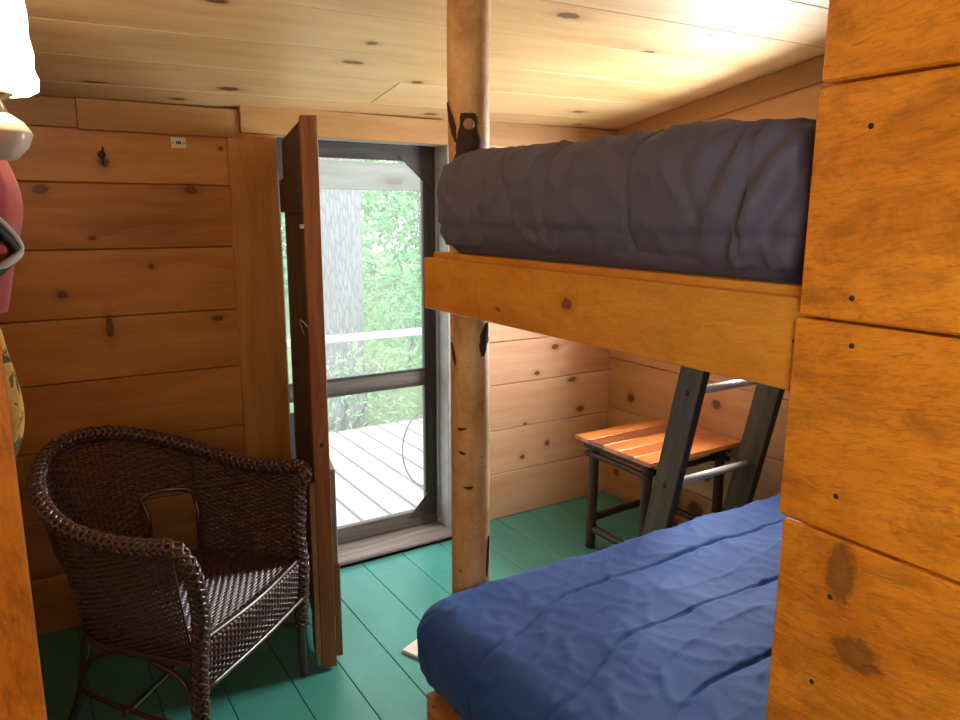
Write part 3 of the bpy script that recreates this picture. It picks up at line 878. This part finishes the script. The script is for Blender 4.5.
def up_fold(p, n):
    # loose gathered folds near the partition end
    t = smoothstep(0.86, 0.66, p.y)
    return t * 0.012 * math.sin((p.y * 1.0 + (p.z - 1.5) * 0.45) * 95) * max(0, -n.x)
comforter('comforter', 0.872, 2.60, 0.60, 1.622, 1.4075, 1.635, 0.085, [0.70, 0.925, 1.15, 1.385, 1.56], 0.010, M['warmlit'],
          'slate grey quilted comforter wrapped over the upper bunk mattress', 1.7, extra=up_extra, step=(0.022, 0.0055, 0.009))
def low_drape(p, n):
    if n.x < -0.3 and p.z < 0.45:
        p.x += 0.014 * smoothstep(0.40, 0.27, p.z)
    return p
comforter('comforter', 0.808, 2.62, 0.60, 1.634, 0.2375, 0.492, 0.085, [0.70, 0.96, 1.19, 1.43], 0.0075, M['navy'],
          'navy blue quilted comforter spread over the lower bunk', 5.3, drape=low_drape, step=(0.012, 0.0055, 0.012), curve=0.12)

# ------------------------------------------------------------------ ladder
r_ = empty('bunk_ladder', (2.235, 1.95, 0), 'dark stained bunk ladder with pale round rungs leaning at the bunk side', 'ladder')
ld = Vector((0, -0.212, 1)).normalized(); lw = Vector((0, -1, -0.212)).normalized()
def rail_pt(x, z, w): return Vector((x, 2.017 - 0.212 * z, z)) + Vector((0, -w, 0))
for x in (2.0, 2.47):
    s = MB()
    a, b = rail_pt(x + 0.018, 0.02, 0.055), rail_pt(x + 0.018, 1.34, 0.055)
    s.box((a + b) / 2, ld, lw, X, (b - a).length, 0.107, 0.036, (x, 0), None, 0.003)
    s.build('side_rail', M['ladder'], r_)
for z in (0.125, 0.50, 0.875, 1.25):
    s = MB()
    c0, c1 = rail_pt(2.0365, z, 0.055), rail_pt(2.4695, z, 0.055)
    s.tube([c0, c1], 0.0155, 16, caps=True); s.build('rung', M['rung'], r_)
    s = MB()
    s.lathe([(0.0, 0.0012), (0.011, 0.001), (0.0125, -0.001)], rail_pt(2.0, z + 0.0, 0.055), 12, axis=(-1, 0, 0)); s.build('rung_end', M['nail'], r_, True)

# ------------------------------------------------------------------ rustic side table
TX0, TX1, TY0, TY1, TZ = 2.068, 2.632, 2.000, 2.462, 0.530
r_ = empty('side_table', (2.35, 2.23, 0), 'rustic bark-on log table with an orange plank top in the corner', 'table')
s = MB()
n = 5
for i in range(n):
    a = TY0 + (TY1 - TY0) * i / n; b = TY0 + (TY1 - TY0) * (i + 1) / n
    s.abox(TX0, TX1, a + 0.0003, b - 0.0003, TZ - 0.018, TZ, 'x', 0.0006, tone=(0.42, 0.62, 0.35, 0.70, 0.40)[i])
s.build('tabletop', M['table'], r_)
def stick(a, b, r0, r1, name, bow=0.01, seg=10, mat='hickory', sd=0):
    a, b = Vector(a), Vector(b)
    pts, rr = [], []
    perp = Vector((noise.noise(a * 9 + Vector((sd, 0, 0))), noise.noise(b * 9 + Vector((0, sd, 0))), 0.3)).normalized()
    for i in range(15):
        t = i / 14
        pts.append(a.lerp(b, t) + perp * bow * math.sin(PI * t) + perp.orthogonal() * 0.003 * noise.noise(Vector((t * 6, sd, a.x * 7))))
        rr.append(lerp(r0, r1, t) * (1 + 0.14 * noise.noise(Vector((t * 9, sd * 3.3, 0)))))
    s = MB(); s.tube(pts, rr, seg); return s.build(name, M[mat], r_)
L = {(0, 1): (2.135, 2.405), (1, 1): (2.575, 2.405), (0, 0): (2.135, 2.075), (1, 0): (2.575, 2.075)}
for k, (x, y) in L.items():
    stick((x + (0.006 if k[0] else -0.006), y, 0.0), (x, y, TZ - 0.019), 0.0245, 0.021, 'leg', 0.009, sd=k[0] * 2 + k[1] + 1)
for z0, rr in ((TZ - 0.038, 0.018), (TZ - 0.082, 0.014)):
    stick((2.10, 2.405 + (0.018 if z0 < .46 else 0), z0), (2.61, 2.405 + (0.018 if z0 < .46 else 0), z0), rr, rr * 0.9, 'apron_rail', 0.004, sd=4)
    stick((2.10, 2.075, z0), (2.61, 2.075, z0), rr, rr * 0.9, 'apron_rail', 0.004, sd=5)
    stick((2.118, 2.44, z0 - 0.004), (2.118, 2.04, z0 - 0.004), rr, rr * 0.9, 'apron_rail', 0.006, sd=6)
    stick((2.592, 2.44, z0 - 0.004), (2.592, 2.04, z0 - 0.004), rr, rr * 0.9, 'apron_rail', 0.006, sd=7)
stick((2.135, 2.42, 0.09), (2.135, 2.06, 0.09), 0.018, 0.016, 'stretcher', 0.008, sd=8)
stick((2.575, 2.42, 0.11), (2.575, 2.06, 0.11), 0.016, 0.014, 'stretcher', 0.008, sd=9)
stick((2.12, 2.405, 0.14), (2.59, 2.405, 0.14), 0.018, 0.016, 'stretcher', 0.008, sd=10)

# ------------------------------------------------------------------ wicker barrel chair
FM = Vector((0.490, 1.998, 0))                 # middle of the seat front
eR = Vector((0.7524, 0.6587, 0)).normalized()    # to the chair's right-hand end in the image
eB = Vector((-eR.y, eR.x, 0))                  # towards the back
def cp(u, v, z): return FM + eR * u + eB * v + Z * z
chair = empty('wicker_armchair', cp(0, 0.3, 0), 'dark brown wicker barrel armchair with braided rim by the open plank door', 'armchair')
def ushape(w, d, n=160, v0=0.0):
    """plan curve from left front round the back to the right front, by arc length"""
    s_ = max(0.001, d - w)
    L1 = s_ - v0; La = PI * w
    T = 2 * L1 + La
    out = []
    for i in range(n + 1):
        t = T * i / n
        if t < L1: out.append((-w, v0 + t))
        elif t < L1 + La:
            a = (t - L1) / w
            out.append((-w * math.cos(a), s_ + w * math.sin(a)))
        else: out.append((w, s_ - (t - L1 - La)))
    return out, T
SEATZ = 0.415
def rim_h(t):       # t 0..1 around the U
    c = abs(t - 0.5) * 2
    return lerp(0.838, 0.695, smoothstep(0.0, 0.78, c)) + 0.012 * smoothstep(0.85, 1.0, c)
LOW, _ = ushape(0.250, 0.490, 240)
TOP, TL = ushape(0.308, 0.578, 240)
def shell(t, h):    # h 0 at seat level .. 1 at rim
    i = t * 240; k = min(int(i), 239); f = i - k
    def at(A): return (lerp(A[k][0], A[k + 1][0], f), lerp(A[k][1], A[k + 1][1], f))
    a, b = at(LOW), at(TOP)
    e = h ** 0.8
    z = lerp(SEATZ - 0.05, rim_h(t), h)
    return cp(lerp(a[0], b[0], e), lerp(a[1], b[1], e), z)
# openings: one each side of the back, low down
def hole(t, z):
    for c in (0.325, 0.675):
        if abs(t - c) < 0.056:
            q = (t - c) / 0.056
            top = 0.590 + 0.02 * math.sqrt(max(0, 1 - q * q))
            if SEATZ - 0.01 < z < top: return True
    return False
NST = 72
def weave(t0, t1, name):
    s = MB()
    rows = 46
    per = 4
    st0, st1 = int(round(t0 * NST)), int(round(t1 * NST))
    for r in range(rows):
        h = (r + 0.5) / rows
        run = []
        for i in range(st0 * per, st1 * per + 1):
            t = i / (NST * per)
            p = shell(t, h)
            if hole(t, p.z):
                if len(run) > 2: s.tube(run, 0.0036, 4, tone=random.random())
                run = []
                continue
            q = shell(min(t + 0.002, 1), h) - shell(max(t - 0.002, 0), h)
            nrm = q.cross(Z).normalized()
            run.append(p + nrm * 0.0038 * math.cos(PI * i / per + PI * (r % 2)))
        if len(run) > 2: s.tube(run, 0.0036, 4, tone=random.random())
    for k in range(st0, st1 + 1):
        t = k / NST
        col = []
        for r in range(24):
            h = r / 23
            p = shell(t, h)
            if hole(t, p.z):
                if len(col) > 1: s.tube(col, 0.0034, 5)
                col = []
            else: col.append(p)
        if len(col) > 1: s.tube(col, 0.0034, 5)
    return s.build(name, M['wicker'], chair)
weave(0.0, 0.27, 'arm_panel')
weave(0.27, 0.73, 'back_panel')
weave(0.73, 1.0, 'arm_panel')
# bands round the openings
for c in (0.325, 0.675):
    s = MB(); pts = []
    for k in range(25):
        a = PI * k / 24
        q = -math.cos(a)
        t = c + 0.058 * q
        z = 0.590 + 0.02 * math.sin(a)
        if k == 0: pts += [shell(t, 0.06 + 0.0 * j) + Z * (0.02 * j) for j in range(0, 9, 2)]
        h = (z - (SEATZ - 0.05)) / (rim_h(t) - (SEATZ - 0.05))
        pts.append(shell(t, h))
        if k == 24: pts += [shell(t, 0.06) + Z * (0.02 * j) for j in range(8, -1, -2)]
    s.tube(pts, 0.008, 8); s.build('opening_binding', M['wicker'], chair)
# braided rim: rolls over the arms and down the front legs
rim = [shell(i / 60, 1.0) for i in range(61)]
def down(side):
    k = 1.0 if side < 0 else 0.25
    u1, u0 = (0.308 if side < 0 else 0.284) * side, (0.258 if side < 0 else 0.252) * side
    return [cp(u1 * 1.0, -0.030, 0.694), cp(u1 * 0.985, -0.052 * k, 0.655), cp(u1 * 0.95, -0.056 * k, 0.60), cp(u0 * 1.03, -0.040 * k, 0.50), cp(u0, -0.022, 0.40), cp(u0, -0.014, 0.27), cp(u0, -0.010, 0.185)]
path = spline(list(reversed(down(-1))) + rim[::3] + down(1), 8)
def braid(path, rad, sr, pitch, name, n=4):
    s = MB()
    # resample by arc length
    P = [path[0]]; acc = 0; step = 0.006
    for a, b in zip(path, path[1:]):
        L_ = (b - a).length
        while acc + L_ >= step:
            f = (step - acc) / L_
            a = a.lerp(b, f); P.append(a.copy()); L_ = (b - a).length; acc = 0
        acc += L_
    s.tube(P, [rad * 0.86] * len(P), 10)
    nx = None
    frames = []
    for i, p in enumerate(P):
        t = (P[min(i + 1, len(P) - 1)] - P[max(i - 1, 0)]).normalized()
        if nx is None: nx = t.orthogonal().normalized()
        nx = (nx - t * nx.dot(t)).normalized()
        frames.append((p, nx.copy(), t.cross(nx)))
    for k in range(n):
        for sgn in (1, -1):
            pts = []
            for i, (p, a, b) in enumerate(frames):
                ph = sgn * 2 * PI * i * step / pitch + 2 * PI * k / n
                rr = rad * (1.0 + 0.07 * math.sin(i * step / pitch * 2 * PI * n + k * PI + (0 if sgn > 0 else PI)))
                pts.append(p + a * math.cos(ph) * rr + b * math.sin(ph) * rr)
            s.tube(pts, sr, 5)
    return s.build(name, M['wicker'], chair)
braid(path, 0.0185, 0.0058, 0.085, 'braided_rim')
# seat deck: woven strands across, on a rounded frame, with a ribbed apron in front
s = MB()
for i in range(49):
    v = -0.008 + i * 0.0101
    w = 0.250 if v < 0.240 else math.sqrt(max(0.0004, 0.250 ** 2 - (v - 0.240) ** 2))
    pts = []
    m = max(6, int(w * 2 / 0.009))
    for k in range(m + 1):
        u = -w + 2 * w * k / m
        pts.append(cp(u, v, SEATZ + 0.0020 * math.cos(PI * u / 0.018 + PI * (i % 2)) - 0.010 * (1 - (u / w) ** 2)))
    s.tube(pts, 0.0046, 5)
for k in range(28):
    u = -0.243 + k * 0.018
    vv = 0.240 + math.sqrt(max(0, 0.250 ** 2 - u * u))
    s.tube([cp(u, -0.008 + (vv + 0.008) * j / 8, SEATZ - 0.002 - 0.010 * (1 - (u / 0.250) ** 2)) for j in range(9)], 0.0034, 5)
s.build('seat', M['wicker'], chair)
s = MB()
for i in range(14):
    z = SEATZ - 0.006 - i * 0.0088
    v = -0.020 + 0.010 * (i / 13)
    pts = []
    for k in range(121):
        u = -0.250 + 0.500 * k / 120
        pts.append(cp(u, v - 0.0036 * math.cos(PI * k / 4 + PI * (i % 2)) - 0.010 * (1 - (u / 0.250) ** 2), z))
    s.tube(pts, 0.0043, 5)
for k in range(31):
    u = -0.250 + 0.500 * k / 30
    b = 0.010 * (1 - (u / 0.250) ** 2)
    s.tube([cp(u, -0.004 - b, SEATZ + 0.004), cp(u, -0.022 - b, SEATZ - 0.002), cp(u, -0.018 - b, SEATZ - 0.06), cp(u, -0.010 - b, SEATZ - 0.118)], 0.0048, 5)
s.build('front_apron', M['wicker'], chair)
def cane(pts, r, name, n=8, seg=8):
    s = MB(); s.tube(spline(pts, n), r, seg); return s.build(name, M['wicker'], chair)
cane([cp(-0.250, -0.030, 0.296), cp(0, -0.034, 0.292), cp(0.250, -0.030, 0.296)], 0.007, 'apron_binding')
cane([cp(-0.250, -0.016, SEATZ + 0.008), cp(0, -0.026, SEATZ + 0.002), cp(0.250, -0.016, SEATZ + 0.008)], 0.007, 'seat_edge')
LO, _ = ushape(0.252, 0.492, 40)
s = MB(); s.tube([cp(a, b, SEATZ - 0.055) for a, b in LO], 0.011, 8); s.build('seat_frame', M['wicker'], chair)
for sd in (-1, 1):
    cane([cp(0.258 * sd, -0.006, 0.20), cp(0.260 * sd, -0.006, 0.1), cp(0.262 * sd, -0.008, 0.0)], 0.0145, 'leg')
    cane([cp(0.185 * sd, 0.40, 0.40), cp(0.187 * sd, 0.405, 0.34), cp(0.20 * sd, 0.44, 0.15), cp(0.22 * sd, 0.50, 0.0)], 0.0125, 'leg')
    cane([cp(0.257 * sd, 0.0, 0.18), cp(0.238 * sd, 0.2, 0.165), cp(0.20 * sd, 0.44, 0.165)], 0.0075, 'stretcher')
    cane([cp(0.257 * sd, 0.0, 0.22), cp(0.256 * sd, 0.04, 0.31), cp(0.252 * sd, 0.14, 0.35)], 0.0075, 'brace')
    cane([cp(0.198 * sd, 0.43, 0.19), cp(0.222 * sd, 0.36, 0.29), cp(0.248 * sd, 0.26, 0.35)], 0.0075, 'brace')
cane([cp(-0.25, 0.24, 0.165), cp(0, 0.25, 0.17), cp(0.25, 0.24, 0.165)], 0.0075, 'stretcher')

# ------------------------------------------------------------------ lamp at the left wall
LX, LY = 0.002, 1.60
lamp = empty('wall_lamp', (XL, LY, 1.70), 'lit wall lamp with ruffled glass shade above a white porcelain dish', 'lamp')
s = MB()
s.lathe([(0.064, 1.703), (0.074, 1.709), (0.076, 1.73), (0.071, 1.745), (0.073, 1.77), (0.069, 1.80), (0.069, 1.84), (0.064, 1.88), (0.05, 1.895)], (LX, LY, 0), 64,
        rfun=lambda a, z: 1 + 0.022 * math.cos(12 * a + z * 30))
sh = s.build('lamp_shade', M['shade'], lamp)
s = MB(); s.lathe([(0.0, 1.640), (0.022, 1.645), (0.025, 1.67), (0.018, 1.69), (0.035, 1.70), (0.035, 1.706), (0.0, 1.708)], (LX, LY, 0), 20); s.build('lamp_socket', M['brass'], lamp)
s = MB(); s.lathe([(0.0, 1.588), (0.030, 1.590), (0.050, 1.612), (0.0585, 1.634), (0.056, 1.640), (0.046, 1.655), (0.028, 1.668), (0.0, 1.672)], (LX, LY, 0), 32,
                  rfun=lambda a, z: 1 + 0.02 * math.cos(8 * a)); s.build('porcelain_dish', M['porcelain'], lamp)
s = MB(); s.tube(spline([(LX, LY, 1.66), (LX - 0.07, LY, 1.70), (XL + 0.006, LY, 1.68)], 6), 0.006, 8); s.lathe([(0.0, 0.012), (0.03, 0.010), (0.035, 0.0)], (XL, LY, 1.68), 20, axis=(1, 0, 0))
s.build('wall_bracket', M['brass'], lamp)
pl = bpy.data.lights.new('lamp_bulb', 'POINT'); pl.energy = 6.0; pl.color = (1.0, 0.66, 0.34); pl.shadow_soft_size = 0.045
po = bpy.data.objects.new('lamp_bulb', pl); COL.objects.link(po); po.location = (LX + 0.0, LY, 1.93); po.parent = lamp
po.matrix_parent_inverse = Matrix.Translation(lamp.location).inverted()

# ------------------------------------------------------------------ clothes hanging on the left wall
def hang(name, c, w, z0, z1, mat, label, th=0.035, seed=0.0, taper=0.0, cat='clothing'):
    s = MB()
    def fn(u, v):
        a = 2 * PI * u
        z = lerp(z0, z1, v)
        k = 0.55 + 0.45 * math.sin(PI * min(1, max(0.02, v * 0.9 + 0.08))) - taper * (1 - v)
        fold = 1 + 0.30 * noise.noise(Vector((math.cos(a) * 1.6, math.sin(a) * 1.6, z * 5 + seed)))
        if v < 0.02 or v > 0.985: k *= 0.5
        return Vector((c[0] + math.cos(a) * th * k * fold, c[1] + math.sin(a) * w * k * fold, z + 0.01 * noise.noise(Vector((a, z * 3, seed)))))
    s.grid(fn, 40, 30, wrapu=True)
    bmesh.ops.holes_fill(s.bm, edges=[e for e in s.bm.edges if e.is_boundary])
    return tag(s.build(name, mat), label, cat)
rj = hang('hanging_jacket', (-0.078, 1.72, 0), 0.115, 1.30, 1.66, M['red'], 'red cloth garment with grey straps hanging under the wall lamp', 0.10, 1.0)
s = MB(); s.tube(spline([(-0.05, 1.60, 1.52), (0.000, 1.63, 1.475), (0.022, 1.66, 1.43), (-0.005, 1.61, 1.405), (-0.06, 1.58, 1.38)], 8), 0.0075, 6); s.build('strap', M['strap'], rj)
s = MB(); s.tube(spline([(-0.05, 1.59, 1.505), (-0.006, 1.62, 1.46), (0.012, 1.655, 1.425), (-0.014, 1.605, 1.395), (-0.06, 1.57, 1.365)], 8), 0.009, 6); s.build('strap', M['strapdark'], rj)
hang('hanging_scarf', (-0.080, 1.70, 0), 0.10, 0.98, 1.285, M['camo'], 'mustard and black patterned cloth hanging low on the left wall', 0.095, 4.0, 0.35, 'cloth')

# ------------------------------------------------------------------ white board corner under the bunk
s = MB()
a, b, c = Vector((1.02, 2.108, 0)), Vector((1.30, 2.23, 0)), Vector((1.16, 1.80, 0))
d1, d2 = (b - a), (c - a)
d2 = d2 - d1.normalized() * d2.dot(d1.normalized())
s.box(a + (d1 + d2) / 2 + Z * 0.0065, d1, d2, Z, d1.length, d2.length, 0.012, (0, 0), 0.5, 0.002)
tag(s.build('floor_board', M['mat']), 'thin white board lying on the green floor beside the log post', 'board')

# ------------------------------------------------------------------ outside: deck, railing, roof, trees
s = MB()
x = 1.395 - 0.158 * 10
while x < 5.2:
    s.abox(x + 0.010, x + 0.158 - 0.010, 3.0, 4.86, -0.075, -0.04, 'y', 0.003)
    x += 0.158
struct(s.build('porch_deck', M['deck']))
s = MB(); s.abox(-1.5, 6.5, 2.995, 3.02, -0.4, -0.08, 'x', 0.002); s.abox(-1.5, 6.5, 4.80, 4.84, -0.4, -0.08, 'x', 0.002)
struct(s.build('porch_joist', M['weather']))
r_ = empty('deck_railing', (2.3, 4.86, -0.04), 'pale wooden railing along the far edge of the deck', 'railing')
s = MB(); s.abox(-0.6, 5.2, 4.80, 4.90, 0.615, 0.655, 'x', 0.003); s.build('top_rail', M['deck'], r_)
for x in (0.9, 2.66, 4.4):
    s = MB(); s.abox(x, x + 0.09, 4.76, 4.85, -0.04, 1.65, 'z', 0.003); s.build('railing_post', M['weather'], r_)
s = MB(); s.abox(-0.6, 5.2, 4.78, 4.86, 1.655, 1.84, 'x', 0.003)
struct(s.build('porch_beam', M['beamgrey']))
s = MB(); s.abox(-30, 30, 3.0, 40, -0.62, -0.6, 'x', 0)
struct(s.build('ground', M['ground']))
s = MB(); pts = [Vector((1.90 + 0.155 * math.cos(a), 3.55 + 0.02 * math.sin(a), 0.19 + 0.215 * math.sin(a))) for a in [2 * PI * k / 48 for k in range(48)]]
s.tube(pts, 0.0055, 6, closed=True)
tag(s.build('metal_hoop', M['hoop']), 'thin grey metal hoop standing on the deck behind the screen door', 'hoop')

def trunk(name, x, y, r, h, label, seed=0):
    s = MB()
    pts = [(x + 0.05 * math.sin(z * 0.5 + seed), y, z) for z in [-0.6 + h * k / 30 for k in range(31)]]
    rr = []
    for k in range(31):
        z = -0.6 + h * k / 30
        base = r * (1.15 - 0.25 * k / 30 + 0.25 * math.exp(-k / 2.5))
        rr.append(lambda a, base=base, z=z: base * (1 + 0.05 * noise.noise(Vector((math.cos(a) * 5, math.sin(a) * 5, z * 1.2 + seed)))))
    s.tube(pts, rr, 40)
    return s.build(name, M['bark2'])
tag(trunk('tree_trunk', 2.70, 6.9, 0.215, 6.0, ''), 'thick grey furrowed tree trunk just beyond the deck railing', 'tree')
def foliage(name, c, rad, n, size, mat, label, seed, parent_trunk=True):
    random.seed(seed)
    r_ = empty(name, (c[0], c[1], -0.6), label, 'tree')
    s = MB()
    for k in range(n):
        while True:
            p = Vector((random.uniform(-1, 1), random.uniform(-1, 1), random.uniform(-1, 1)))
            if p.length < 1: break
        q = Vector((c[0] + p.x * rad[0], c[1] + p.y * rad[1], c[2] + p.z * rad[2]))
        if q.z < -0.6: continue
        if noise.noise(q * 1.1 + Vector((seed, 0, 0))) < -0.12: continue
        nrm = Vector((random.gauss(0, 1), random.gauss(0, 1), random.gauss(0, 1) + 1.0)).normalized()
        a = nrm.orthogonal().normalized(); a = Matrix.Rotation(random.uniform(0, 2 * PI), 3, nrm) @ a
        b = nrm.cross(a)
        L_ = size * random.uniform(0.6, 1.3); w = L_ * 0.34
        vs_ = [s.bm.verts.new(q + a * L_), s.bm.verts.new(q + b * w + nrm * w * 0.3), s.bm.verts.new(q - a * L_), s.bm.verts.new(q - b * w + nrm * w * 0.3)]
        t = random.random()
        for tri in ((0, 1, 2), (0, 2, 3)):
            f = s.bm.faces.new([vs_[i] for i in tri]); f[s.tone] = t
    s.build('foliage', mat, r_)
    for k in range(3):
        s = MB(); bx = c[0] + random.uniform(-.4, .4) * rad[0]
        pts = spline([(bx, c[1] + 0.2 * k, -0.6), (bx + 0.1, c[1], c[2] * 0.5), (bx + random.uniform(-.4, .4) * rad[0], c[1], c[2] + rad[2] * 0.7)], 6)
        s.tube(pts, [lerp(0.03, 0.008, i / (len(pts) - 1)) for i in range(len(pts))], 6); s.build('stem', M['bark2'], r_)
    return r_
LAB = ['wide broadleaf tree in the far background seen above the deck railing', 'leafy green sapling thicket left of the big trunk beyond the railing', 'bright green bush right behind the deck railing', 'yellow green young tree filling the doorway view',
       'tall broadleaf tree far behind the bush, right of the trunk', 'tall broadleaf tree far behind, left of the trunk', 'low green undergrowth bush at the deck edge']
foliage('broadleaf_tree', (7.0, 20.0, 4.0), (5.5, 2.0, 5.5), 9000, 0.22, M['leaf'], LAB[0], 17)
LAB = LAB[1:]
foliage('young_tree', (1.1, 7.9, 1.2), (1.3, 0.9, 1.9), 5000, 0.07, M['leaf'], LAB[0], 11)
foliage('bush', (4.75, 6.6, 0.2), (1.7, 0.7, 1.3), 6000, 0.055, M['leaf'], LAB[1], 12)
foliage('young_tree', (4.6, 8.6, 1.9), (2.0, 1.0, 2.4), 14000, 0.06, M['leaf2'], LAB[2], 13)
foliage('broadleaf_tree', (8.2, 12.0, 2.6), (3.6, 1.6, 3.8), 9000, 0.14, M['leaf'], LAB[3], 14)
foliage('broadleaf_tree', (3.6, 15.6, 3.0), (3.2, 1.5, 3.8), 9000, 0.14, M['leaf2'], LAB[4], 15)
foliage('bush', (2.3, 5.9, -0.15), (1.3, 0.45, 0.55), 2400, 0.045, M['leaf2'], LAB[5], 16)
